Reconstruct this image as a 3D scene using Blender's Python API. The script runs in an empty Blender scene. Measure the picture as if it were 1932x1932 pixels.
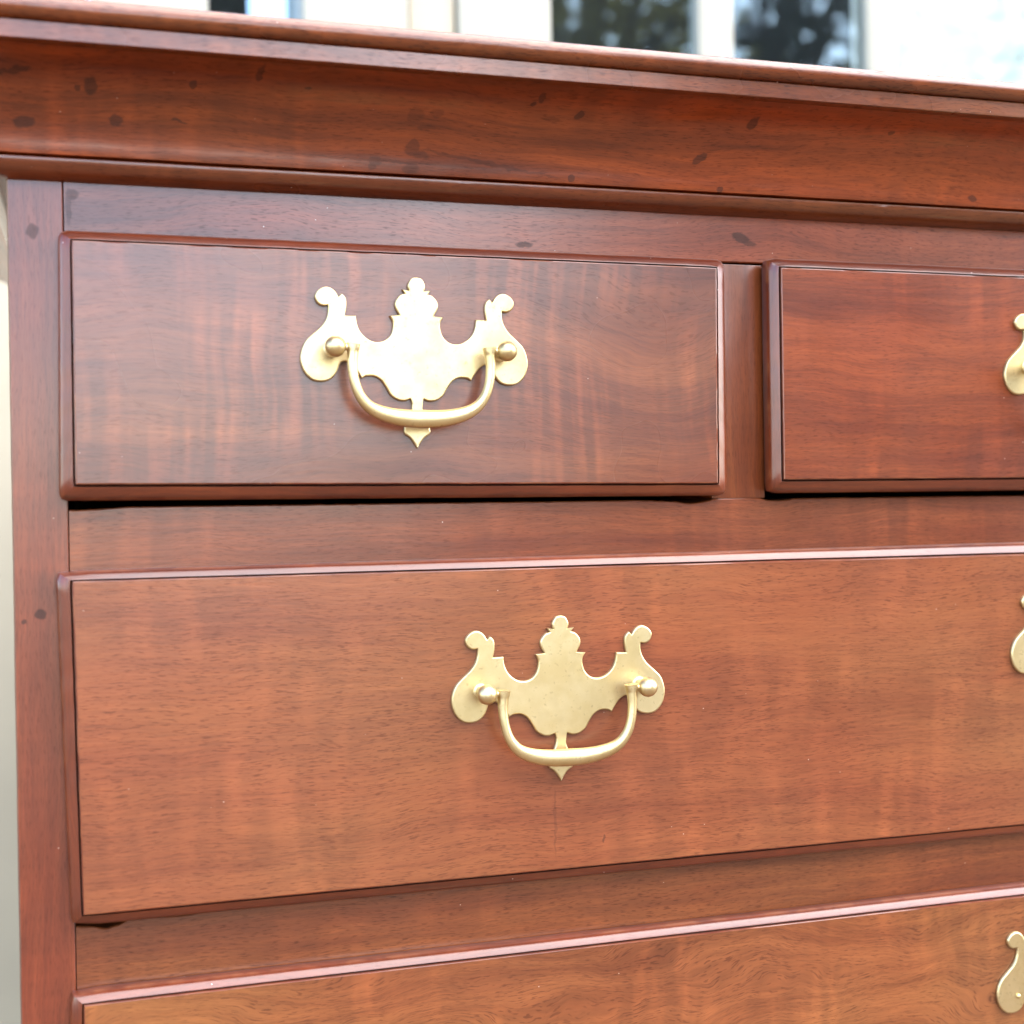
import bpy, bmesh, math, random
from mathutils import Vector, Matrix, noise as mn
S = bpy.context.scene
C = S.collection
random.seed(4)
H = 0.74          # lens height above the ground (m); chest heights below are written relative to the lens

# ------------------------------------------------------------------ camera
f_px, yaw, pitch, roll = 2588.0, 0.29671, -0.007475, -0.014385
fw = Vector((math.sin(yaw)*math.cos(pitch), math.cos(yaw)*math.cos(pitch), math.sin(pitch)))
rt = Vector((math.cos(yaw), -math.sin(yaw), 0)); up = rt.cross(fw)
r2 = rt*math.cos(roll) + up*math.sin(roll); u2 = -rt*math.sin(roll) + up*math.cos(roll)
cd = bpy.data.cameras.new('camera'); cam = bpy.data.objects.new('camera', cd); C.objects.link(cam)
M = Matrix(((r2.x, u2.x, -fw.x, 0), (r2.y, u2.y, -fw.y, 0), (r2.z, u2.z, -fw.z, 0), (0, 0, 0, 1)))
M.translation = (0.0302, -0.5693, H)
cam.matrix_world = M
cd.sensor_width = 36; cd.lens = f_px/1932*36; cd.clip_start = 0.02; cd.clip_end = 500
cd.dof.use_dof = True; cd.dof.focus_distance = 0.60; cd.dof.aperture_fstop = 7.0; cd.dof.aperture_blades = 0
S.camera = cam

# ------------------------------------------------------------------ world, sun, exposure
SUN_EL, SUN_AZ = math.radians(52), math.radians(48)      # azimuth: towards the right of straight behind the camera
w = bpy.data.worlds.new('World'); S.world = w; w.use_nodes = True
nt = w.node_tree; bg = nt.nodes['Background']
sky = nt.nodes.new('ShaderNodeTexSky'); sky.sky_type = 'NISHITA'; sky.sun_disc = False
sky.sun_elevation = SUN_EL; sky.sun_rotation = math.pi - SUN_AZ
sky.air_density = 1.0; sky.dust_density = 0.5; sky.ozone_density = 1.0
nt.links.new(sky.outputs[0], bg.inputs[0]); bg.inputs[1].default_value = 0.13
sd = bpy.data.lights.new('sun', 'SUN'); sd.energy = 1.5; sd.angle = math.radians(100); sd.color = (1.0, 0.88, 0.70)
sun = bpy.data.objects.new('sun', sd); C.objects.link(sun)
to_sun = Vector((math.sin(SUN_AZ)*math.cos(SUN_EL), -math.cos(SUN_AZ)*math.cos(SUN_EL), math.sin(SUN_EL)))
sun.rotation_euler = to_sun.to_track_quat('Z', 'Y').to_euler(); sun.location = to_sun*5
S.view_settings.view_transform = 'Standard'; S.view_settings.look = 'None'
S.view_settings.gamma = 1; S.view_settings.use_curve_mapping = False
S.view_settings.exposure = 3.0
S.render.engine = 'CYCLES'
S.cycles.max_bounces = 6; S.cycles.diffuse_bounces = 2; S.cycles.glossy_bounces = 3; S.cycles.transmission_bounces = 2
S.cycles.transparent_max_bounces = 6; S.cycles.caustics_reflective = False; S.cycles.caustics_refractive = False

# ------------------------------------------------------------------ node helper
class G:
    def __init__(s, name):
        s.m = bpy.data.materials.new(name); s.m.use_nodes = True
        s.t = s.m.node_tree; s.b = s.t.nodes['Principled BSDF']
    def n(s, kind, **kw):
        nd = s.t.nodes.new('ShaderNode' + kind)
        for k, v in kw.items(): setattr(nd, k, v)
        return nd
    def put(s, sock, v):
        if v is None: return
        if hasattr(v, 'is_output'): s.t.links.new(v, sock)
        else: sock.default_value = v
    def math(s, op, a, b=None, c=None, clamp=False):
        nd = s.n('Math', operation=op, use_clamp=clamp)
        for i, v in enumerate((a, b, c)): s.put(nd.inputs[i], v)
        return nd.outputs[0]
    def xyz(s, x, y, z):
        nd = s.n('CombineXYZ')
        for i, v in enumerate((x, y, z)): s.put(nd.inputs[i], v)
        return nd.outputs[0]
    def noise(s, vec, scale=1.0, detail=2.0, rough=0.5, dist=0.0):
        nd = s.n('TexNoise'); s.put(nd.inputs['Vector'], vec)
        nd.inputs['Scale'].default_value = scale; nd.inputs['Detail'].default_value = detail
        nd.inputs['Roughness'].default_value = rough; nd.inputs['Distortion'].default_value = dist
        return nd.outputs['Fac']
    def ramp(s, v, a, b, lo=0.0, hi=1.0, smooth=True):
        nd = s.n('MapRange', interpolation_type='SMOOTHSTEP' if smooth else 'LINEAR')
        for i, q in enumerate((v, a, b, lo, hi)): s.put(nd.inputs[i], q)
        return nd.outputs[0]
    def mix(s, f, a, b, blend='MIX'):
        nd = s.n('Mix', data_type='RGBA', blend_type=blend)
        s.put(nd.inputs['Factor'], f)
        for k, v in ((6, a), (7, b)):
            if isinstance(v, tuple): nd.inputs[k].default_value = (*v[:3], 1)
            else: s.put(nd.inputs[k], v)
        return nd.outputs[2]
    def bump(s, h, strength, dist):
        nd = s.n('Bump'); s.put(nd.inputs['Height'], h)
        nd.inputs['Strength'].default_value = strength; nd.inputs['Distance'].default_value = dist
        s.t.links.new(nd.outputs[0], s.b.inputs['Normal'])

# ------------------------------------------------------------------ materials
ALB = .54
def wood(name, axis='X', seed=0.0, dark=(.11,.019,.009), light=(.30,.066,.028), curl=.35, pore=.5, warp=.010,
         rough=.34, coat=.62, spots=(), swirl=None, crough=.16, curl_w=1.0, dust=.5, fib=.8, tan=.35, lip=False):
    g = G(name); dark = tuple(v*ALB*k for v, k in zip(dark, (1.12, 1.05, .80))); light = tuple(v*ALB*k for v, k in zip(light, (1.12, 1.05, .80)))
    tc = g.n('TexCoord'); sp = g.n('SeparateXYZ'); g.t.links.new(tc.outputs['Object'], sp.inputs[0])
    x, y, z = sp.outputs
    if axis == 'X': a, c, d = x, z, y
    elif axis == 'Y': a, c, d = y, z, x
    else: a, c, d = z, x, y
    a = g.math('ADD', a, seed*1.371); c0 = g.math('ADD', c, seed*0.737)
    low = g.noise(g.xyz(a, g.math('MULTIPLY', c0, 2.2), d), 7.0, 2.0, .55)
    low2 = g.noise(g.xyz(a, c0, d), 38.0, 2.0, .5)
    amp = warp
    off = g.math('MULTIPLY', g.math('SUBTRACT', low, .5), warp*2)
    if swirl:                                   # crotch figure: grain bends round a knot that stood at (sx, sz)
        sx, sz, rad, k = swirl
        dx = g.math('DIVIDE', g.math('SUBTRACT', x, sx), rad); dz = g.math('DIVIDE', g.math('SUBTRACT', z, sz), rad*.8)
        rr = g.math('ADD', g.math('MULTIPLY', dx, dx), g.math('MULTIPLY', dz, dz))
        bell = g.math('POWER', 2.718, g.math('MULTIPLY', rr, -1.0))
        off = g.math('ADD', off, g.math('MULTIPLY', bell, k))
    off = g.math('ADD', off, g.math('MULTIPLY', g.math('SUBTRACT', low2, .5), warp*.25))
    cw = g.math('ADD', c0, off)
    def stretch(ka, kc, kd=1.0): return g.xyz(g.math('MULTIPLY', a, ka), g.math('MULTIPLY', cw, kc), g.math('MULTIPLY', d, kd*kc*.5))
    big = g.noise(stretch(3.0, 38.0), 1.0, 3.0, .6)
    mid = g.noise(stretch(11.0, 190.0), 1.0, 3.0, .6)
    fibn = g.noise(stretch(55.0, 900.0), 1.0, 2.0, .6)
    patch = g.noise(g.xyz(a, c0, d), 16.0, 2.0, .5)
    cl = g.noise(g.xyz(g.math('ADD', g.math('MULTIPLY', a, 105.0*curl_w), g.math('MULTIPLY', off, 45.0)), g.math('MULTIPLY', c0, 13.0), 0.0), 1.0, 1.5, .55)
    clm = g.ramp(patch, .36, .62)
    por = g.noise(stretch(240.0, 2500.0, 0.2), 1.0, 1.0, .5)
    pm = g.math('MULTIPLY', g.ramp(por, .56, .68), g.ramp(g.noise(g.xyz(a, c0, d), 27.0, 2.0), .25, .55, .5, 1.0))
    base = g.math('ADD', g.math('MULTIPLY', big, .62), g.math('MULTIPLY', mid, .38))
    col = g.mix(g.ramp(base, .30, .68), dark, light)
    fmul = g.math('ADD', 1.0 - fib*.5, g.math('MULTIPLY', fibn, fib))
    cmul = g.math('ADD', 1.0, g.math('MULTIPLY', g.math('MULTIPLY', g.ramp(cl, .38, .74, -.45, 1.1), clm), curl))
    hue = g.noise(g.xyz(a, c0, d), 9.0, 1.0)
    mulc = g.math('MULTIPLY', fmul, cmul)
    col = g.mix(1.0, col, g.xyz(mulc, mulc, mulc), 'MULTIPLY')
    col = g.mix(g.ramp(hue, .35, .75, 0.0, .35), col, g.mix(1.0, col, (1.12, .80, .70), 'MULTIPLY'))
    drift = g.noise(g.xyz(g.math('MULTIPLY', a, .8), g.math('MULTIPLY', c0, 1.7), d), 6.5, 2.0, .55)
    col = g.mix(g.ramp(drift, .42, .68, 0.0, tan), col, g.mix(1.0, col, (1.02, 1.30, 1.22), 'MULTIPLY'))
    col = g.mix(g.ramp(drift, .30, .50, tan*.8, 0.0), col, g.mix(1.0, col, (.78, .70, .74), 'MULTIPLY'))
    col = g.mix(g.math('MULTIPLY', pm, pore), col, (.030, .010, .008))
    if lip:
        at = g.n('Attribute', attribute_name='grime'); gv = at.outputs['Fac']
        gm = g.math('MULTIPLY', g.ramp(gv, .05, .9), g.ramp(low2, .25, .55, .55, 1.0))
        at2 = g.n('Attribute', attribute_name='worn'); wv = g.math('MULTIPLY', at2.outputs['Fac'], g.ramp(g.noise(g.xyz(a, c0, d), 90.0, 3.0), .42, .62))
        col = g.mix(g.math('MULTIPLY', wv, .75), col, (.20, .060, .022))
        col = g.mix(g.math('MULTIPLY', gm, .8), col, (.020, .012, .010))
    if spots:                                   # old nail stops, plugs, ink-dark stains, and a sheen line painted on one drawer
        wob = g.math('MULTIPLY', g.math('SUBTRACT', g.noise(g.xyz(x, y, z), 300.0, 2.0), .5), .0026)
        wob2 = g.math('MULTIPLY', g.math('SUBTRACT', g.noise(g.xyz(z, x, y), 260.0, 2.0), .5), .0026)
        xx = g.math('ADD', x, wob); zz = g.math('ADD', z, wob2); mask = None; hole = None
        for q in spots:
            sx, sz, rx, rz, sl = q[:5]; st = q[5] if len(q) > 5 else .75
            ddx = g.math('SUBTRACT', xx, sx/1000)
            ddz = g.math('SUBTRACT', g.math('SUBTRACT', zz, sz/1000 + H), g.math('MULTIPLY', ddx, sl))
            e1 = g.math('MULTIPLY', ddx, 1000/rx); e2 = g.math('MULTIPLY', ddz, 1000/rz)
            rr = g.math('ADD', g.math('MULTIPLY', e1, e1), g.math('MULTIPLY', e2, e2))
            mk = g.math('MULTIPLY', g.ramp(rr, .55, 1.25, 1.0, 0.0), st)
            mask = mk if mask is None else g.math('MAXIMUM', mask, mk)
        col = g.mix(mask, col, (.030, .017, .015))
    vo = g.n('TexVoronoi'); vo.inputs['Scale'].default_value = 190.0
    g.t.links.new(tc.outputs['Object'], vo.inputs['Vector'])
    sc = g.n('SeparateColor'); g.t.links.new(vo.outputs['Color'], sc.inputs[0])
    spk = g.math('MULTIPLY', g.ramp(vo.outputs['Distance'], .02, .06, 1.0, 0.0), g.math('GREATER_THAN', sc.outputs[0], .87))
    col = g.mix(g.math('MULTIPLY', spk, dust), col, (.75, .62, .55))
    g.put(g.b.inputs['Base Color'], col)
    g.put(g.b.inputs['Roughness'], g.math('ADD', rough - .05, g.math('MULTIPLY', g.noise(g.xyz(a, c0, d), 22.0, 3.0), .12)))
    cw_ = g.math('MULTIPLY', g.math('SUBTRACT', 1.0, g.math('MULTIPLY', pm, pore*.7)), coat)
    if spots: cw_ = g.math('MULTIPLY', cw_, g.math('SUBTRACT', 1.0, g.math('MULTIPLY', mask, .75)))
    if lip: cw_ = g.math('MULTIPLY', cw_, g.math('SUBTRACT', 1.0, g.math('MULTIPLY', gm, .8)))
    g.put(g.b.inputs['Coat Weight'], cw_)
    sp_ = g.math('MULTIPLY', g.math('SUBTRACT', 1.0, g.math('MULTIPLY', pm, pore*.7)), .36)
    if spots: sp_ = g.math('MULTIPLY', sp_, g.math('SUBTRACT', 1.0, g.math('MULTIPLY', mask, .6)))
    g.put(g.b.inputs['Specular IOR Level'], sp_)
    g.put(g.b.inputs['Coat Roughness'], g.math('ADD', crough, g.math('MULTIPLY', patch, .08)))
    g.b.inputs['Coat IOR'].default_value = 1.5
    g.bump(g.noise(g.xyz(g.math('MULTIPLY', a, 60.0), g.math('MULTIPLY', c0, 800.0), 0.0), 1.0, 1.0), .15, .0003)
    return g.m

def brass(name):
    g = G(name); tc = g.n('TexCoord'); oi = g.n('ObjectInfo')
    ad = g.n('VectorMath', operation='ADD'); g.t.links.new(tc.outputs['Object'], ad.inputs[0])
    rv = g.math('MULTIPLY', oi.outputs['Random'], 7.0); g.t.links.new(g.xyz(rv, rv, rv), ad.inputs[1])
    v = ad.outputs[0]
    n1 = g.noise(v, 55.0, 4.0, .6); n2 = g.noise(v, 420.0, 3.0, .65); n3 = g.noise(v, 1300.0, 1.0)
    col = g.mix(g.ramp(n1, .35, .70), (.68, .55, .31), (.57, .44, .22))
    col = g.mix(g.ramp(n2, .58, .74, 0.0, .5), col, (.27, .185, .085))
    g.put(g.b.inputs['Base Color'], col); g.b.inputs['Metallic'].default_value = 1.0
    g.put(g.b.inputs['Roughness'], g.math('ADD', .27, g.math('ADD', g.math('MULTIPLY', n2, .16), g.math('MULTIPLY', n1, .10))))
    g.bump(g.math('ADD', g.math('MULTIPLY', n1, 1.0), g.math('MULTIPLY', n3, .10)), .10, .0008)
    return g.m

def plain(name, col, rough=.6, var=.08, scale=6.0, bump=0.0, spec=.5):
    g = G(name); tc = g.n('TexCoord'); n = g.noise(tc.outputs['Object'], scale, 4.0, .6)
    lo = tuple(c*(1-var) for c in col); hi = tuple(min(1, c*(1+var)) for c in col)
    g.put(g.b.inputs['Base Color'], g.mix(g.ramp(n, .3, .7), lo, hi)); g.b.inputs['Roughness'].default_value = rough
    g.b.inputs['Specular IOR Level'].default_value = spec
    if bump: g.bump(g.noise(tc.outputs['Object'], scale*12, 3.0), .3, bump)
    return g.m

SPOTS = [(32.0, 160.8, 2.5, 2.7, 0, 0.62), (27.3, 159.9, 1.5, 0.8, 0, 0.62), (70.1, 163.3, 1.7, 1.1, 0, 0.62), (94.9, 167.0, 1.7, 2.0, 0.6, 0.62), (7.6, 148.1, 3.8, 2.0, 0, 0.62), (41.2, 150.5, 2.7, 2.3, 0, 0.62), (65.4, 151.6, 3.2, 0.5, -0.2, 0.62), (3.1, 163.3, 7.6, 0.9, 0.15, 0.62), (114.1, 164.7, 1.2, 0.5, 0, 0.62), (210.6, 166.5, 1.9, 1.1, 0, 0.62), (207.9, 164.7, 1.5, 0.8, 0, 0.62), (229.4, 162.5, 2.1, 1.1, 0, 0.62), (159.7, 159.0, 3.8, 2.3, 0, 0.28), (168.3, 159.9, 3.2, 1.3, 0, 0.28), (165.1, 155.0, 4.2, 0.8, 0, 0.28), (159.8, 148.1, 3.0, 2.7, 0, 0.45), (161.5, 145.7, 5.3, 1.9, -0.2, 0.45), (144.4, 141.9, 3.0, 1.7, 0, 0.45), (142.9, 139.4, 1.9, 1.5, 0, 0.45), (159.3, 139.4, 3.8, 2.3, 0, 0.45), (230.3, 139.4, 2.1, 1.7, 0, 0.62), (217.7, 160.8, 4.2, 0.8, 0, 0.28), (193.7, 143.2, 33.7, 0.8, -0.14, 0.35), (144.0, 141.9, 29.5, 0.5, -0.02, 0.35), (309.1, 164.0, 2.7, 2.0, 0, 0.62), (289.4, 150.5, 3.6, 2.0, 0.3, 0.62), (300.4, 138.1, 1.5, 1.5, 0, 0.62), (431.9, 140.6, 2.5, 1.7, 0, 0.62), (378.1, 164.0, 1.7, 0.8, 0, 0.62)]
MW = {}
MW['cove'] = wood('cornice_mahogany', seed=1.3, curl=.30, pore=.38, spots=SPOTS, dark=(.15,.024,.005), light=(.46,.090,.018), curl_w=.8)
MW['mould'] = wood('moulding_mahogany', seed=4.1, curl=.22, pore=.6, dark=(.13,.028,.009), light=(.27,.072,.024), rough=.26)
MW['bead'] = wood('bead_mahogany', seed=2.2, curl=.15, pore=.4, dark=(.11,.022,.008), light=(.24,.058,.020), rough=.28)
MW['top_rail'] = wood('top_rail_mahogany', seed=6.7, curl=.10, pore=.5, warp=.014, spots=[(315.7,119,4.6,2.4,-.2,.7),(319.5,116.6,4.0,1.4,-.1,.6),(211.7,111.8,4.4,1.4,0,.7),(24.4,124.0,2.6,2.6,0,.55),(23.0,119,1.2,8,0,.4)])
MW['post'] = wood('post_mahogany', axis='Z', seed=3.4, curl=.14, pore=.3, warp=.008, dark=(.15,.028,.013), light=(.26,.060,.027),
                  spots=[(9.4,108.9,2.4,3.2,0,.6),(10.1,-41.7,2.3,2.3,0,.75),(3.8,-44.2,.9,.9,0,.7)])
MW['rail1'] = wood('middle_rail_mahogany', seed=8.8, curl=.22, pore=.35, dark=(.14,.028,.012), light=(.26,.066,.026))
MW['rail2'] = wood('lower_rail_mahogany', seed=11.9, curl=.12, pore=.5, dark=(.14,.032,.012), light=(.27,.078,.028))
MW['divider'] = wood('divider_mahogany', axis='Z', seed=5.2, curl=.10, pore=.3, dark=(.17,.034,.012), light=(.30,.075,.024))
MW['edge'] = wood('lip_mahogany', seed=7.7, curl=.10, pore=.2, dark=(.10,.016,.006), light=(.24,.044,.013), rough=.33, coat=.8, crough=.17, lip=True, dust=.8)
MW['edge_v'] = wood('lip_mahogany_end', axis='Z', seed=9.1, curl=.10, pore=.15, dark=(.12,.019,.007), light=(.28,.052,.014), rough=.33, coat=.7, crough=.17, lip=True, dust=.8)
MW['d1'] = wood('drawer_mahogany_ribbon', seed=12.4, curl=.48, curl_w=1.6, coat=1.0, crough=.24, pore=.26, warp=.015, swirl=(.272,.050+H,.05,.020), dark=(.125,.026,.013), light=(.255,.072,.031))
MW['d2'] = wood('drawer_mahogany_red', seed=15.1, curl=.24, pore=.35, warp=.014, dark=(.14,.023,.008), light=(.31,.066,.020))
MW['d3'] = wood('drawer_mahogany_pale', seed=18.6, curl=.20, spots=[(219,-139,.6,15,0,.22),(241.5,-147.5,.5,1.4,.6,.5)], pore=.42, warp=.010, dark=(.225,.060,.028), light=(.325,.099,.044), tan=.6, curl_w=.75, fib=.7)  # first spot paints the faint line of a sheen reflection; second is a nick
MW['d4'] = wood('drawer_mahogany_honey', seed=21.3, curl=.30, pore=.45, warp=.035, dark=(.19,.052,.020), light=(.35,.116,.046), tan=.8)
MW['side'] = wood('side_mahogany', axis='Z', seed=25.0, curl=.1, pore=.4)
MW['inside'] = wood('inside_pine', seed=30.0, dark=(.06,.035,.02), light=(.12,.07,.04), coat=0, rough=.7)
BRASS = brass('worn_brass')
DARK = plain('keyhole_dark', (.006,.005,.004), .9)
PAINT = plain('cream_paint', (.33,.318,.258), .45, .03, 14.0)
PAINT2 = plain('cream_wall_paint', (.41,.36,.265), .6, .04, 9.0)
BLIND = plain('white_blind_fabric', (.8,.8,.76), .9, .02)
ROOM = plain('room_shade_black', (.02,.022,.025), .9)  # near-black: shade of the unlit room put into the colour

def glass():
    g = G('window_glass'); g.t.nodes.remove(g.b); out = g.t.nodes['Material Output']
    gl = g.n('BsdfGlossy'); gl.inputs['Roughness'].default_value = .0; gl.inputs['Color'].default_value = (.66,.86,1,1)
    tr = g.n('BsdfTransparent'); tr.inputs['Color'].default_value = (.86,.9,.9,1)
    lw = g.n('LayerWeight'); lw.inputs[0].default_value = .5
    fac = g.math('ADD', .058, g.math('MULTIPLY', g.math('POWER', lw.outputs['Facing'], 4.0), .8))
    mx = g.n('MixShader'); g.t.links.new(fac, mx.inputs[0]); g.t.links.new(tr.outputs[0], mx.inputs[1]); g.t.links.new(gl.outputs[0], mx.inputs[2])
    g.t.links.new(mx.outputs[0], out.inputs['Surface'])
    return g.m
GLASS = glass()
def leafmat(name, a, b, glow=0.0):
    g = G(name); tc = g.n('TexCoord'); n = g.noise(tc.outputs['Object'], 2.3, 3.0)
    g.put(g.b.inputs['Base Color'], g.mix(g.ramp(n, .35, .65), a, b)); g.b.inputs['Roughness'].default_value = .55
    if glow:                                    # thin leaves let light through
        tl = g.n('BsdfTranslucent'); tl.inputs[0].default_value = (b[0]*1.6, b[1]*1.7, b[2], 1)
        mx = g.n('MixShader'); mx.inputs[0].default_value = glow; g.t.links.new(g.b.outputs[0], mx.inputs[1]); g.t.links.new(tl.outputs[0], mx.inputs[2])
        g.t.links.new(mx.outputs[0], g.t.nodes['Material Output'].inputs['Surface'])
    return g.m
LEAF = leafmat('dark_leaves', (.018,.030,.012), (.045,.065,.022))
LEAF2 = leafmat('olive_leaves', (.16,.13,.06), (.40,.31,.14), .55)
BARK = plain('bark', (.07,.05,.035), .9, .3, 20.0)

# ------------------------------------------------------------------ mesh helpers
def obj(name, verts, faces, mat, parent=None, smooth=False, angle=None):
    me = bpy.data.meshes.new(name); me.from_pydata([tuple(v) for v in verts], [], faces)
    bm = bmesh.new(); bm.from_mesh(me); bmesh.ops.recalc_face_normals(bm, faces=bm.faces); bm.to_mesh(me); bm.free()
    me.materials.append(mat)
    if smooth:
        me.shade_smooth()
        if angle is not None: me.set_sharp_from_angle(angle=math.radians(angle))
    o = bpy.data.objects.new(name, me); C.objects.link(o)
    if parent: o.parent = parent
    return o
def box(name, x0, x1, y0, y1, z0, z1, mat, parent=None, bev=.0008):
    bm = bmesh.new(); bmesh.ops.create_cube(bm, size=1)
    for v in bm.verts: v.co = ((x0+x1)/2 + v.co.x*(x1-x0), (y0+y1)/2 + v.co.y*(y1-y0), (z0+z1)/2 + v.co.z*(z1-z0))
    if bev: bmesh.ops.bevel(bm, geom=bm.edges[:], offset=bev, segments=2, affect='EDGES', profile=.6)
    me = bpy.data.meshes.new(name); bm.to_mesh(me); bm.free(); me.materials.append(mat)
    me.shade_smooth(); me.set_sharp_from_angle(angle=math.radians(40))
    o = bpy.data.objects.new(name, me); C.objects.link(o)
    if parent: o.parent = parent
    return o
def empty(name, loc, label, cat):
    o = bpy.data.objects.new(name, None); C.objects.link(o); o.location = loc; o['label'] = label; o['category'] = cat
    return o
def tag(o, label, cat, group=None):
    o['label'] = label; o['category'] = cat
    if group: o['group'] = group
    return o
def nz(x, s=0.0, sc=1.0): return mn.noise(Vector((x*sc, s*3.7+.31, s*1.9+.77)))

# ------------------------------------------------------------------ setting
gr = G('stone_patio')
tcg = gr.n('TexCoord'); br = gr.n('TexBrick'); br.inputs['Scale'].default_value = 1.6
for i, c in ((1, (.17,.105,.058)), (2, (.14,.09,.052)), (3, (.08,.052,.032))): br.inputs[i].default_value = (*c, 1)
gr.t.links.new(tcg.outputs['Object'], br.inputs['Vector'])
gr.put(gr.b.inputs['Base Color'], gr.mix(gr.ramp(gr.noise(tcg.outputs['Object'], 3.0, 4.0), .3, .7, .0, .5), br.outputs[0], (.11,.072,.042))); gr.b.inputs['Roughness'].default_value = .85
gnd = obj('ground', [(-120,-120,0),(120,-120,0),(120,120,0),(-120,120,0)], [(0,1,2,3)], gr.m); gnd['kind'] = 'structure'

# house front behind the chest
YW = .75
house = empty('house_wall', (0, YW, 0), 'cream painted house front with windows behind the chest', 'wall')
def hb(name, x0, x1, y0, y1, z0, z1, mat, par=house, bev=.002):
    o = box(name, x0, x1, y0-YW, y1-YW, z0, z1, mat, par, bev); return o
ZL, ZT = .30, 2.3
hb('wall_panel', .334, .380, YW-.006, YW+.16, 0, 2.9, PAINT2)
def window(xs, casing_l, casing_r, label_blind=None):
    """xs: pane edges as pairs; casing_l / casing_r: x extents of the casing boards"""
    x0, x1 = xs[0][0], xs[-1][1]
    win = hb('window', x0-.03, x1+.03, YW+.028, YW+.055, ZL-.03, ZL, PAINT)       # bottom rail of the sash
    def sub(n, a, b, y0, y1, z0, z1, mat, bev=.002):
        return hb(n, a, b, y0, y1, z0, z1, mat, win, bev)
    sub('casing', *casing_l, YW-.012, YW+.10, 0, 2.55, PAINT, .004)
    sub('casing', *casing_r, YW-.012, YW+.10, 0, 2.55, PAINT, .004)
    sub('casing', casing_l[1]+.001, casing_r[0]-.001, YW-.010, YW+.10, ZT+.05, 2.55, PAINT)
    sub('sill', casing_l[1]+.001, casing_r[0]-.001, YW-.03, YW+.12, ZL-.08, ZL-.031, PAINT)
    sub('lower_panel', casing_l[1]+.001, casing_r[0]-.001, YW+.016, YW+.12, 0, ZL-.081, PAINT2)
    zs = [ZL, .72, 1.42, ZT]
    for i in range(len(xs)-1):
        sub('muntin', xs[i][1], xs[i+1][0], YW+.014, YW+.040, ZL, ZT, PAINT, .006)
    for z in zs[1:]:
        for p in xs: sub('muntin', p[0], p[1], YW+.016, YW+.038, z-.02, z+.02, PAINT, .004)
    for p in xs:
        for k in range(len(zs)-1):
            a, b = zs[k]+(.02 if k else 0), zs[k+1]-.02
            o = sub('pane', p[0], p[1], YW+.026, YW+.029, a, b, GLASS, 0)
    sub('room_shade_sheet', x0-.02, x1+.02, YW+.60, YW+.62, 0, 2.5, ROOM, 0)  # black sheet standing in for the shade inside the room
    return win
wL = window([(.143,.227)], (.035,.141), (.229,.332))
wR = window([(.481,.652),(.694,.855),(.894,1.12),(1.16,1.30)], (.382,.479), (1.302,1.41))
hb('wall_panel', -1.6, .033, YW+.02, YW+.16, 0, 2.9, PAINT2)
hb('wall_panel', 1.412, 2.6, YW+.02, YW+.16, 0, 2.9, PAINT2)
hb('wall_panel', .035, 1.41, YW+.03, YW+.18, 2.552, 2.9, PAINT2)
blind = tag(box('window_blind', .872, 1.34, YW+.070, YW+.074, .45, 2.28, BLIND, None, 0), 'white roller blind behind the right-hand window panes', 'blind')

# ------------------------------------------------------------------ chest of drawers
XW = .989                                    # width of the case
chest = empty('chest_of_drawers', (0, 0, 0), 'reddish mahogany chest of drawers with moulded cornice and brass pulls', 'chest of drawers')
def Z(mm): return mm/1000 + H
BOT = .165

# case
box('side_panel', .0006, .019, .0220, .4840, BOT, Z(172), MW['side'], chest, .0006)
box('side_panel', XW-.019, XW-.0006, .0220, .4840, BOT, Z(172), MW['side'], chest, .0006)
box('back_board', .004, XW-.004, .4845, .499, BOT, Z(170), MW['inside'], chest, 0)
for zz in (-31.5, -195.5, -398.5, (BOT-H)*1000+.5):
    box('dust_board', .0195, XW-.0195, .0605, .4835, Z(zz), Z(zz+8), MW['inside'], chest, 0)
box('top_board', -.030, XW+.030, -.030, .50, Z(176.5), Z(181), MW['side'], chest, .0006)
def strip(name, x0, x1, ztop, zbot, y0, y1, mat, n=160, parent=chest, jit=.00012, seed=0):
    """a board whose front top edge follows ztop(x) in mm, bottom edge zbot(x)"""
    vs, fs = [], []
    for i in range(n+1):
        x = x0 + (x1-x0)*i/n
        zt, zb = Z(ztop(x*1000)), Z(zbot(x*1000))
        j = nz(x, seed, 60)*jit*2
        vs += [(x, y0+.0006, zb), (x, y0+j*.3, zb+.0005), (x, y0+j*.3, zt-.0005), (x, y0+.0006, zt), (x, y1, zt), (x, y1, zb)]
        if i:
            a, b = (i-1)*6, i*6
            for k in range(6): fs.append((a+k, a+(k+1) % 6, b+(k+1) % 6, b+k))
    fs.append(tuple(range(5, -1, -1))); fs.append(tuple(n*6+k for k in range(6)))
    return obj(name, vs, fs, mat, parent, True, 35)
def bump_dip(x, c, w_, d): t = abs(x-c)/w_; return -d*max(0, 1-t*t) if t < 1 else 0
rag = lambda x, s, a: nz(x, s, .35)*a + nz(x, s+5, 1.3)*a*.5
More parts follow.
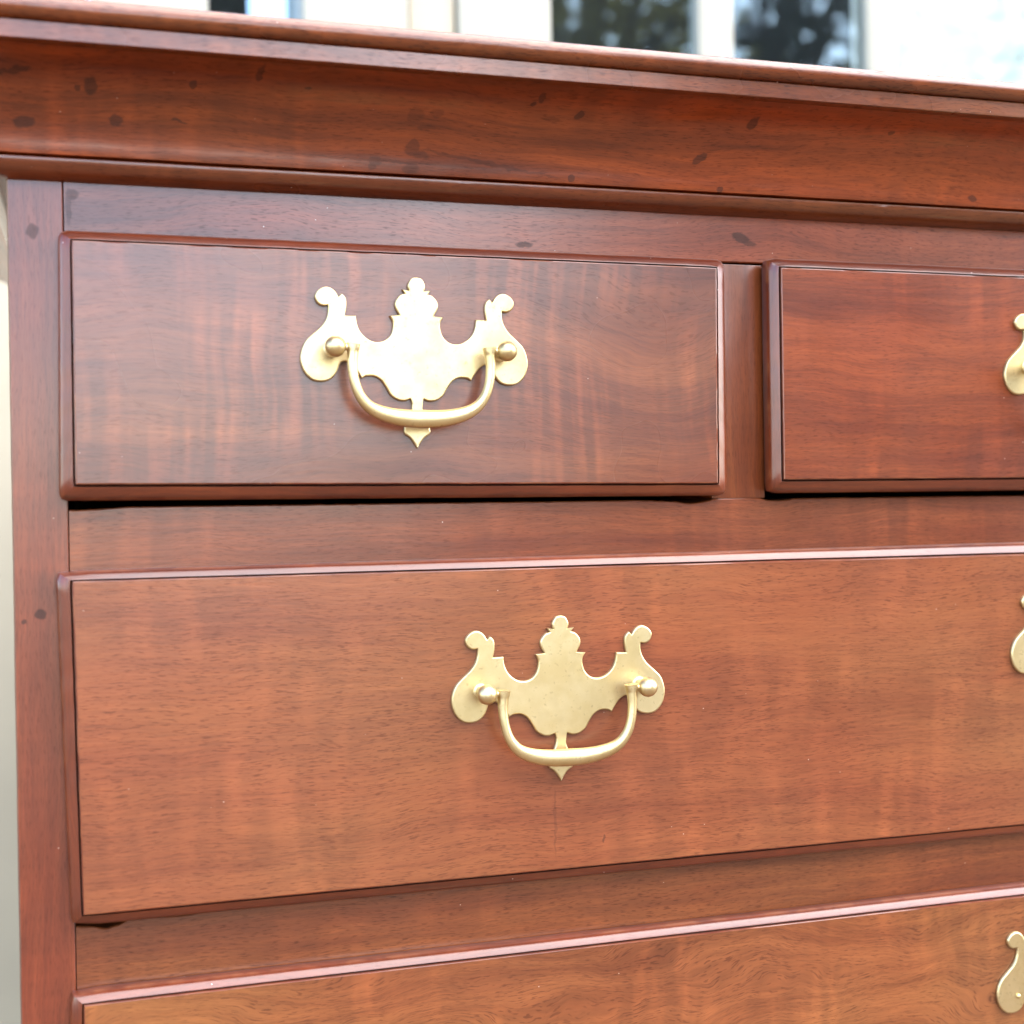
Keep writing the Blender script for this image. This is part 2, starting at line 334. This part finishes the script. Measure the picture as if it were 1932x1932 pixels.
# corner posts (grain upright): three irregular boards would be one upright each
def post(x0, x1, mat):
    n = 120; vs, fs = [], []
    z0, z1 = BOT, Z(130)
    for i in range(n+1):
        z = z0 + (z1-z0)*i/n; j = nz(z, 2, 40)*.00010 + nz(z, 9, 160)*.00007; y0 = .0002
        xl = x0 + (j if x0 < .1 else 0); xr = x1 + (j if x1 > .9 else 0)
        vs += [(xl, y0+.0010, z), (xl+.0007, y0, z), (xr-.0004, y0, z), (xr, y0+.0004, z), (xr, .0218, z), (xl, .0218, z)]
        if i:
            a, b = (i-1)*6, i*6
            for k in range(6): fs.append((a+k, a+(k+1) % 6, b+(k+1) % 6, b+k))
    fs.append(tuple(range(6))); fs.append(tuple(n*6+k for k in range(6)))
    return obj('corner_post', vs, fs, mat, chest, True, 35)
post(0, .0209, MW['post']); post(XW-.0209, XW, MW['post'])
RX0, RX1 = .0213, XW-.0213
strip('rail', RX0, RX1, lambda x: 130, lambda x: 107.8 + rag(x, 1, .12), .0002, .06, MW['top_rail'])
def r1top(x):
    z = 0.2 - (x-20)/350*.55 + rag(x, 3, .18)
    z += bump_dip(x, 24, 12, 1.0) + bump_dip(x, 36, 7, .4) + bump_dip(x, 291, 9, 1.1) + bump_dip(x, 283, 14, .7) + bump_dip(x, 333, 9, .9) + bump_dip(x, 700, 12, 1.2)
    if 299.5 < x < 326.5 or 662.5 < x < 689.5: z = .05
    return z
strip('rail', RX0, RX1, r1top, lambda x: -30, .0004, .06, MW['rail1'], 400)
def r2top(x):
    return -164.9 + rag(x, 6, .3) + bump_dip(x, 34.5, 6.5, 2.3) + bump_dip(x, 27, 9, 1.4) + bump_dip(x, 62, 12, .6)
strip('rail', RX0, RX1, r2top, lambda x: -194, .0006, .06, MW['rail2'], 400)
D4B = -366
strip('rail', RX0, RX1, lambda x: D4B-1.5+rag(x, 8, .3), lambda x: -397, .0005, .06, MW['rail1'], 160)
D5B = -558
strip('rail', RX0, RX1, lambda x: D5B-1.5+rag(x, 9, .3), lambda x: (BOT-H)*1000, .0005, .06, MW['rail2'], 160)
for xd in (.2997, XW-.2997-.0267):
    box('divider', xd, xd+.0267, .0010, .05, Z(.2), Z(107.0), MW['divider'], chest, .0003)

# base moulding and bracket feet
def sweep(name, prof, mat, parent, n=240, jit=.0, seed=0, zoff=0.0):
    """prof: list of (projection, height) in mm, swept round the left side, front and right side with mitred corners"""
    path = []
    for i in range(9): path.append(('L', .50*(1-i/8)))
    path = [('L', .50), ('L', .20), ('C0', 0)] + [('F', XW*i/n) for i in range(1, n)] + [('C1', 0), ('R', .20), ('R', .50)]
    m = len(prof); vs, fs = [], []
    for k, (kind, t) in enumerate(path):
        for (d, z) in prof:
            d /= 1000
            jx = 0
            if kind == 'F' and jit: jx = nz(t, seed, 30)*jit + nz(t, seed+z, 110)*jit*.5
            if kind == 'L': p = (-d, t, Z(z))
            elif kind == 'R': p = (XW+d, t, Z(z))
            elif kind == 'C0': p = (-d, -d, Z(z))
            elif kind == 'C1': p = (XW+d, -d, Z(z))
            else: p = (t + (t/XW*2-1)*d, -d+jx, Z(z)+jx*.6)
            vs.append(p)
        if k:
            a, b = (k-1)*m, k*m
            for q in range(m): fs.append((a+q, a+(q+1) % m, b+(q+1) % m, b+q))
    fs.append(tuple(range(m))); fs.append(tuple((len(path)-1)*m+q for q in range(m)))
    return obj(name, vs, fs, mat, parent, True, 32)
zb = (BOT-H)*1000
sweep('base_moulding', [(-2,zb-6),(14,zb-6),(14,zb+10),(11,zb+13),(9,zb+17),(5,zb+21),(1,zb+24),(-2,zb+24)], MW['mould'], chest, 20)
for x0, x1 in ((-.012,.13), (XW-.13, XW+.012)):
    for y0, y1 in ((-.012,.02), (.47,.50)):
        box('foot', x0, x1, y0, y1, 0, BOT-.0065, MW['side'], chest, .004)

# cornice: cove > bead, fillet, top moulding
cove = [(-2,137.0),(8.6,136.9),(9.4,137.2)]
for i in range(1, 25):
    t = i/24*math.pi/2; cove.append((9.8+36.2*(1-math.cos(t)), 136.8+32.7*math.sin(t)))
cove += [(46.2,170.5),(-2,170.5)]
cornice = sweep('cornice', cove, MW['cove'], chest, 240, .00022, 3)
beadp = [(-2,128.6),(.8,128.7),(3.2,129.2),(5.6,130.2),(7.5,131.6),(8.9,133.2),(9.5,134.6),(9.4,135.6),(8.7,136.1),(5.5,136.2),(-2,136.2)]
sweep('bead', beadp, MW['bead'], cornice, 300, .00012, 5)
fil = [(-2,170.6),(45.6,169.0),(46.6,168.9),(47.1,169.2),(47.3,175.2),(46.9,175.7),(-2,175.7)]
sweep('fillet', fil, MW['mould'], cornice, 240, .00016, 7)
tor = [(20,175.8),(46.4,175.8)]
for i in range(0, 15):
    t = math.radians(-78 + i*168/14); tor.append((46.9+4.4*math.cos(t), 180.0+4.2*math.sin(t)))
tor += [(20,184.3)]
sweep('top_moulding', tor, MW['mould'], cornice, 240, .00022, 9)

# brass pull ---------------------------------------------------------
HALF = [[(0,34.7),(2.2,34.1),(3.6,31.9),(3.7,30.2),(3.2,29.1)],[(6.2,29.5)],[(4.9,27.8),(7.0,27.1),(9.0,24.6),(9.0,21.9),(7.4,19.0)],[(11.5,18.6),(10.2,16.3),(10.2,13.7),(11.2,10.8),(13.7,8.4),(17.0,7.7),(20.3,8.6),(23.3,11.1),(25.0,14.3),(25.6,18.2)],
        [(30.2,18.0),(29.5,21.7),(29.8,25.1),(31.6,27.0)],[(32.8,25.6),(34.1,27.6),(36.0,29.0),(38.4,29.3),(41.1,27.9),(42.5,25.6),(41.7,23.0),(39.8,21.7),(38.0,21.6)],[(37.2,21.9),(37.2,19.2),(38.1,16.2),(40.2,13.2),(44.0,9.8),(46.7,7.0),(48.3,3.0),(48.5,-.9),(47,-5.1),(44,-8),(40.3,-8.8),(36.4,-7.9),(33.8,-5.2),(32.6,-2)],
        [(31.9,-1.0),(30.6,-.5),(28.7,-.9),(26.3,-2.9),(23.4,-7.2)],[(21.7,-6.3),(18.2,-6.2),(15.2,-7.8),(12.9,-10.9),(11.2,-13.7),(8.3,-15.6),(5.3,-16),(2.8,-15.2)],[(2.2,-17),(2.4,-19.5),(3.4,-22),(5.2,-25.5),(5.7,-28.6)],[(5.2,-29.7),(3.1,-31.0),(1.5,-33.0),(0,-35.4)]]
def catmull(p, sub=4):
    if len(p) < 3: return p[:]
    out = []
    for i in range(len(p)-1):
        p0 = p[max(i-1, 0)]; p1 = p[i]; p2 = p[i+1]; p3 = p[min(i+2, len(p)-1)]
        for s in range(sub):
            t = s/sub
            out.append(tuple(.5*(2*p1[k] + (p2[k]-p0[k])*t + (2*p0[k]-5*p1[k]+4*p2[k]-p3[k])*t*t + (3*p1[k]-p0[k]-3*p2[k]+p3[k])*t**3) for k in (0, 1)))
    out.append(p[-1]); return out
half = []
for seg in HALF: half += catmull(seg)
half = [(x/1000, z*1.02/1000) for x, z in half]
outl = half + [(-x, z) for x, z in reversed(half[1:-1])]          # clockwise seen from the front
def plate_mesh():
    n = len(outl); vs = []
    def inset(d):
        res = []
        for i in range(n):
            a, b, c = Vector(outl[i-1]), Vector(outl[i]), Vector(outl[(i+1) % n])
            e1 = (b-a).normalized(); e2 = (c-b).normalized()
            nn = Vector((e1.y+e2.y, -(e1.x+e2.x)))
            nn = nn.normalized() if nn.length > 1e-6 else Vector((e1.y, -e1.x))
            res.append(b + nn*d)
        return res
    T = .0015
    rings = [(0, 0), (0, -T*.55), (.00025, -T*.86), (.00065, -T)]
    vs, fs = [], []
    for d, y in rings: vs += [(p.x, y, p.y) for p in inset(d)]
    for r in range(3):
        for i in range(n): fs.append((r*n+i, r*n+(i+1) % n, (r+1)*n+(i+1) % n, (r+1)*n+i))
    fs.append(tuple(3*n+i for i in range(n))); fs.append(tuple(range(n)))
    me = bpy.data.meshes.new('backplate'); me.from_pydata(vs, [], fs)
    bm = bmesh.new(); bm.from_mesh(me); bmesh.ops.recalc_face_normals(bm, faces=bm.faces)
    bmesh.ops.triangulate(bm, faces=[f for f in bm.faces if len(f.verts) > 4]); bm.to_mesh(me); bm.free()
    me.materials.append(BRASS); me.shade_smooth(); me.set_sharp_from_angle(angle=math.radians(28))
    for p in me.polygons:
        if p.normal.y < -.999 or p.normal.y > .999: p.use_smooth = False
    return me
def lathe_mesh(name, prof, seg=28):
    """prof: (radius, y) pairs; turned about the Y axis"""
    vs, fs = [], []; m = len(prof)
    for k in range(seg):
        a = 2*math.pi*k/seg
        for r, y in prof: vs.append((r*math.cos(a), y, r*math.sin(a)))
    for k in range(seg):
        for q in range(m-1): fs.append((k*m+q, k*m+q+1, ((k+1) % seg)*m+q+1, ((k+1) % seg)*m+q))
    me = bpy.data.meshes.new(name); me.from_pydata(vs, [], fs)
    bm = bmesh.new(); bm.from_mesh(me); bmesh.ops.remove_doubles(bm, verts=bm.verts, dist=1e-6); bmesh.ops.recalc_face_normals(bm, faces=bm.faces); bm.to_mesh(me); bm.free()
    me.materials.append(BRASS); me.shade_smooth(); me.set_sharp_from_angle(angle=math.radians(40)); return me
KR = .0043; KY = -.0104
kp = [(.0033, 0), (.0033, -.0008), (.0024, -.0012), (.0024, KY+KR*.86)]
for i in range(2, 13):
    t = math.pi*(i/12); kp.append((max(KR*math.sin(t), 0), KY + KR*math.cos(t)))
KNOB = lathe_mesh('post_knob', kp)
def dome(r, h): return [(r, 0), (r, -h*.25)] + [(r*math.cos(t), -h*(.25+.75*math.sin(t))) for t in (math.pi/8*i for i in range(1, 5))]
PIN = lathe_mesh('pin', dome(.0012, .0013), 14)
def bail_mesh():
    ctr = [(-28.6,5.6,-9.6),(-28.9,2.0,-9.7),(-29.0,-3,-9.9),(-28.3,-9.2,-10.2),(-26.3,-14.9,-10.3),(-22.6,-19.4,-10.0),(-17,-22.2,-9.4),(-9,-23.9,-8.8),(0,-24.3,-8.5)]
    rad = [(2.75,2.5),(2.35,2.2),(2.0,2.0),(1.95,2.0),(2.1,2.0),(2.45,2.2),(3.0,2.5),(3.5,2.9),(3.8,3.1)]
    P = ctr + [(-x, z, y) for x, z, y in reversed(ctr[:-1])]; R_ = rad + list(reversed(rad[:-1]))
    pts, rr = [], []
    for i in range(len(P)-1):
        p0, p1, p2, p3 = P[max(i-1, 0)], P[i], P[i+1], P[min(i+2, len(P)-1)]
        for s in range(5):
            t = s/5
            pts.append(Vector(tuple(.5*(2*p1[k]+(p2[k]-p0[k])*t+(2*p0[k]-5*p1[k]+4*p2[k]-p3[k])*t*t+(3*p1[k]-p0[k]-3*p2[k]+p3[k])*t**3)/1000 for k in range(3))))
            rr.append(tuple((R_[i][k]*(1-t)+R_[i+1][k]*t)/1000 for k in (0, 1)))
    pts.append(Vector(P[-1])/1000); rr.append(tuple(v/1000 for v in R_[-1]))
    vs, fs = [], []; seg = 20; n = len(pts)
    for i in range(n):
        tg = (pts[min(i+1, n-1)] - pts[max(i-1, 0)]).normalized()
        side = Vector((-tg.y, tg.x, 0)).normalized()                      # in the plane (x, z)
        sq = .55 if i < 4 or i > n-5 else 1.0                             # squarer near the eyes
        for k in range(seg):
            a = 2*math.pi*k/seg; ca, sa = math.cos(a), math.sin(a)
            ca2 = math.copysign(abs(ca)**sq, ca); sa2 = math.copysign(abs(sa)**sq, sa)
            p = pts[i] + side*ca2*rr[i][0]; vs.append((p.x, pts[i].z + sa2*rr[i][1], p.y))
        if i:
            for k in range(seg): fs.append(((i-1)*seg+k, (i-1)*seg+(k+1) % seg, i*seg+(k+1) % seg, i*seg+k))
    fs.append(tuple(range(seg))); fs.append(tuple((n-1)*seg+k for k in range(seg)))
    for s in (-1, 1):                                                     # pivots that run into the posts
        b0 = len(vs)
        for x in (.0275, .0345):
            for k in range(12):
                a = 2*math.pi*k/12; vs.append((s*x, -.0097+.0015*math.cos(a), .0043+.0015*math.sin(a)))
        for k in range(12): fs.append((b0+k, b0+(k+1) % 12, b0+12+(k+1) % 12, b0+12+k))
    me = bpy.data.meshes.new('bail'); me.from_pydata(vs, [], fs)
    bm = bmesh.new(); bm.from_mesh(me); bmesh.ops.recalc_face_normals(bm, faces=bm.faces); bm.to_mesh(me); bm.free()
    me.materials.append(BRASS); me.shade_smooth(); me.set_sharp_from_angle(angle=math.radians(45)); return me
PLATE, BAIL = plate_mesh(), bail_mesh()
kv = [(.0022*math.cos(t), .004+.0022*math.sin(t)) for t in (math.radians(-40+i*26) for i in range(11))] + [(-.0016,-.006),(.0016,-.006)]
KEYH = bpy.data.meshes.new('keyhole')
KEYH.from_pydata([(x, 0, z) for x, z in kv]+[(x, -.00012, z) for x, z in kv], [], [tuple(range(13, 26))]+[(i, (i+1) % 13, 13+(i+1) % 13, 13+i) for i in range(13)]); KEYH.materials.append(DARK)
def inst(name, me, parent, x, y, z, rot=0.0):
    o = bpy.data.objects.new(name, me); C.objects.link(o); o.parent = parent; o.location = (x, y, z); o.rotation_euler = (0, rot, 0); return o
def pull(dr, x, zmm, yp, rot=0.0, lean=0.0):
    z = Z(zmm); x /= 1000; c, s = math.cos(rot), math.sin(rot)
    inst('backplate', PLATE, dr, x, yp-.00025, z, rot)
    for sx in (-1, 1):
        lx, lz = sx*.0360, .0043
        inst('post_knob', KNOB, dr, x+lx*c+lz*s, yp-.00172, z-lx*s+lz*c, rot)
    b = inst('bail', BAIL, dr, x, yp-.00172, z, rot+lean)
def escutcheon(dr, x, zmm, yp, rot=0.0):
    z = Z(zmm); x /= 1000
    inst('keyhole_plate', PLATE, dr, x, yp-.00025, z, rot)
    inst('keyhole', KEYH, dr, x, yp-.00176, z, rot)
    for sx in (-1, 1): inst('pin', PIN, dr, x+sx*.0372, yp-.00172, z-.0008-sx*.0372*math.sin(rot))

# drawers --------------------------------------------------------------
LIP = [(0,0),(0,-.0032),(.03,-.0042),(.10,-.0053),(.20,-.0062),(.30,-.0067),(.45,-.0072),(.60,-.00765),(.72,-.0080),(.77,-.0081),(.80,-.0074),(.86,-.0071),(.895,-.0087),(.94,-.0091),(1.0,-.0092)]
GRIME = [.6,0,0,0,0,0,0,0,.1,.35,1,1,.55,0,0]; WORN = [0,.3,1,.6,.1,0,0,0,.1,.3,0,0,.3,1,.8]
def drawer(outer, inner, mat, y=0.0, seed=0, body=True):
    """outer / inner: corner points (x, z) in mm in the order top left, top right, bottom right, bottom left"""
    O = [Vector((a/1000, Z(b))) for a, b in outer]; I = [Vector((a/1000, Z(b))) for a, b in inner]
    NX, NZ = 60, 24
    cx = [I[0].lerp(I[1], i/NX) for i in range(NX+1)]
    # raised panel, very slightly uneven; its own block runs back into the case
    vs, fs = [], []
    for j in range(NZ+1):
        for i in range(NX+1):
            t, s = i/NX, j/NZ
            p = I[0].lerp(I[1], t).lerp(I[3].lerp(I[2], t), s)
            e = min(1, min(t, 1-t)*NX/3, min(s, 1-s)*NZ/3)
            vs.append((p.x, y-.0092 + mn.noise(Vector((p.x*14, p.y*14, seed)))*.00022*e, p.y))
    for j in range(NZ):
        for i in range(NX):
            a = j*(NX+1)+i; fs.append((a, a+1, a+NX+2, a+NX+1))
    pan = obj('drawer', vs, fs, mat, chest, True, 40)
    b = box('drawer_box', max(O[0].x, O[3].x)+.005, min(O[1].x, O[2].x)-.005, y+.0006, .44, max(O[2].y, O[3].y)+.0012, min(O[0].y, O[1].y)-.006, MW['inside'], pan, 0)
    # four lengths of thumbnail lip, mitred at the corners
    for e in range(4):
        a0, a1, b0, b1 = O[e], O[(e+1) % 4], I[e], I[(e+1) % 4]
        n = 90 if e % 2 == 0 else 40
        vs, fs = [], []; m = len(LIP)
        for k in range(n+1):
            t = k/n
            o_, i_ = a0.lerp(a1, t), b0.lerp(b1, t); dv = (i_-o_)
            ends = min(1, t*n/2, (1-t)*n/2)
            for q, (s, yy) in enumerate(LIP):
                w_ = (nz(t*7, seed+e*2.3, 3.0)*.00010 + nz(t*7, seed+e, 9.0)*.00006)*ends*(1 if q < len(LIP)-1 else 0)
                ss = s
                # outer corners are worn round
                cr = max(0, 1-min(t, 1-t)*((a1-a0).length)/.0040)**2*.0013*(1-s)
                ctr = (O[0]+O[2])/2; inn = (I[e] if t < .5 else I[(e+1) % 4]) - o_
                p = o_ + dv*ss + (dv.normalized()*w_) + (inn.normalized()*cr if inn.length > 0 else Vector((0, 0)))
                vs.append((p.x, y+yy+(w_*.5 if q > 1 else 0) + (cr*.7 if 0 < q < 8 else 0), p.y))
            if k:
                A, B = (k-1)*m, k*m
                for q in range(m-1): fs.append((A+q, A+q+1, B+q+1, B+q))
        o = obj('lip_moulding', vs, fs, MW['edge' if e % 2 == 0 else 'edge_v'], pan, True, 38)
        for an, tab in (('grime', GRIME), ('worn', WORN)):
            at = o.data.attributes.new(an, 'FLOAT', 'POINT')
            at.data.foreach_set('value', [tab[q % m] for q in range(len(vs))])
    return pan
def mir(c):      # mirror a set of four corners about the middle of the case
    tl, tr, br_, bl = c; f = lambda p: (XW*1000-p[0], p[1]); return [f(tr), f(tl), f(bl), f(br_)]
o1 = [(18.9,109.0),(305.0,108.1),(304.8,1.4),(17.6,2.8)]; i1 = [(24.7,103.7),(298.3,102.8),(297.5,7.5),(24.7,9.7)]
d1 = drawer(o1, i1, MW['d1'], 0, 1); pull(d1, 160.5, 58.8, -.0092, math.radians(.5))
o2 = [(324.6,109.2),(664.4,108.6),(664.2,1.6),(324.8,2.2)]; i2 = [(330.2,103.8),(659.0,103.2),(658.8,8.4),(330.3,8.8)]
d2 = drawer(o2, i2, MW['d2'], -.0022, 2); pull(d2, 495.2, 56.6, -.0114)
d2r = drawer(mir(o1), mir(i1), MW['d2'], 0, 3); pull(d2r, XW*1000-160.5, 58.8, -.0092)
o3 = [(15.8,-24.6),(972.5,-21.6),(970,-165.3),(19.4,-164.4)]; i3 = [(22.8,-28.9),(966,-29.8),(965,-158.8),(24.7,-158.5)]
d3 = drawer(o3, i3, MW['d3'], 0, 4); pull(d3, 221.8, -84.6, -.0092, math.radians(.5)); pull(d3, XW*1000-221.8, -84.6, -.0092); escutcheon(d3, 499.0, -77.4, -.0092)
o4 = [(18.6,-190.2),(971,-188.6),(970,D4B),(18.8,D4B)]; i4 = [(24.4,-194.6),(965.5,-193.8),(964.8,D4B+6),(24.6,D4B+6)]
d4 = drawer(o4, i4, MW['d4'], 0, 5); pull(d4, 221.8, -266.0, -.0092); pull(d4, XW*1000-221.8, -266.0, -.0092); escutcheon(d4, 488.8, -240.0, -.0092)
o5 = [(18.6,-394.5),(971,-394.5),(970,D5B),(18.8,D5B)]; i5 = [(24.4,-399.6),(965.5,-399.6),(964.8,D5B+6),(24.6,D5B+6)]
d5 = drawer(o5, i5, MW['d3'], 0, 6); pull(d5, 221.8, -468.0, -.0092); pull(d5, XW*1000-221.8, -468.0, -.0092); escutcheon(d5, 494.5, -460.0, -.0092)

# ------------------------------------------------------------------ garden behind the camera: mirrored in the panes, the varnish and the brass
def tree(name, x, y, zc, rx, rz, leaves, lm, label, size=.09, seed=1, trunk=.10, clumps=70):
    rnd = random.Random(seed)
    t = empty(name, (x, y, 0), label, 'tree' if trunk else 'shrub')
    cen = []
    for _ in range(clumps):
        v = Vector((rnd.gauss(0, 1), rnd.gauss(0, 1), rnd.gauss(0, 1))).normalized()*rnd.random()**.45
        cen.append(Vector((v.x*rx, v.y*rx*.8, zc+v.z*rz)))
    vs, fs = [], []
    for i in range(leaves):
        c = rnd.choice(cen); r = .16*rx
        p = c + Vector((rnd.gauss(0, r), rnd.gauss(0, r), rnd.gauss(0, r)))
        a = Vector((rnd.gauss(0, 1), rnd.gauss(0, 1), rnd.gauss(0, .6))).normalized(); b = a.orthogonal().normalized()
        s = size*rnd.uniform(.6, 1.3); k = len(vs)
        vs += [p-a*s, p+b*s*.45, p+a*s, p-b*s*.45]; fs.append((k, k+1, k+2, k+3))
    me = bpy.data.meshes.new('crown'); me.from_pydata([tuple(v) for v in vs], [], fs); me.materials.append(lm)
    o = bpy.data.objects.new('crown', me); C.objects.link(o); o.parent = t
    vs, fs = [], []
    def limb(a, b, r0, r1):
        d = (b-a).normalized(); s = d.orthogonal().normalized(); u = d.cross(s); k = len(vs)
        for p, r in ((a, r0), (b, r1)):
            for q in range(7): an = 2*math.pi*q/7; vs.append(p + s*math.cos(an)*r + u*math.sin(an)*r)
        for q in range(7): fs.append((k+q, k+(q+1) % 7, k+7+(q+1) % 7, k+7+q))
    tr_ = trunk or .03; top = Vector((0, 0, zc)); limb(Vector((0, 0, 0)), top, tr_, tr_*.6)
    for c in cen[::2]: limb(Vector((0, 0, zc-rz*.6+rnd.random()*rz*.6)), c, tr_*.35, tr_*.08)
    obj('trunk', vs, fs, BARK, t)
    return t
tree('broadleaf_tree', 4.4, -6.2, 3.3, .95, 1.9, 2500, LEAF, 'dark leafy tree mirrored in the window pane beside the white blind', seed=3, size=.075, clumps=120)
tree('slender_tree', .9, -8.5, 4.9, 1.3, 1.5, 3600, LEAF, 'slender dark tree mirrored in the narrow pane at upper left', seed=5, trunk=.06)
tree('olive_tree', 2.9, -5.6, 3.2, .85, 1.7, 2900, LEAF2, 'olive brown tree mirrored in the middle window pane', seed=21, size=.075, clumps=110)
tree('garden_tree', 7.55, -7.4, 2.6, 2.0, 2.2, 7000, LEAF2, 'olive green tree mirrored at the far right pane', seed=8)
def hedge(x0, x1, y0, y1, h, leaves):
    rnd = random.Random(12); vs, fs = [], []
    for i in range(leaves):
        x = rnd.uniform(x0, x1); y = rnd.uniform(y0, y1)
        hh = h*(.86 + .14*math.sin(x*2.3) + .10*math.sin(x*6.1+1) + .05*math.sin(x*17))
        if x < x0+.5: hh *= math.sqrt(max(0.0, 1-((x0+.5-x)/.5)**2))*.9+.1
        p = Vector((x-x0, y-y0, .05+hh*rnd.random()**.8))
        a = Vector((rnd.gauss(0, 1), rnd.gauss(0, 1), rnd.gauss(0, .6))).normalized(); b = a.orthogonal().normalized()
        s_ = .07*rnd.uniform(.6, 1.3); k = len(vs)
        vs += [p-a*s_, p+b*s_*.5, p+a*s_, p-b*s_*.5]; fs.append((k, k+1, k+2, k+3))
    t = empty('hedge', (x0, y0, 0), 'dark garden hedge mirrored in the varnish at the right', 'hedge')
    me = bpy.data.meshes.new('foliage'); me.from_pydata([tuple(v) for v in vs], [], fs); me.materials.append(LEAF)
    o = bpy.data.objects.new('foliage', me); C.objects.link(o); o.parent = t
hedge(1.45, 7.5, -5.6, -4.9, 2.3, 16000)
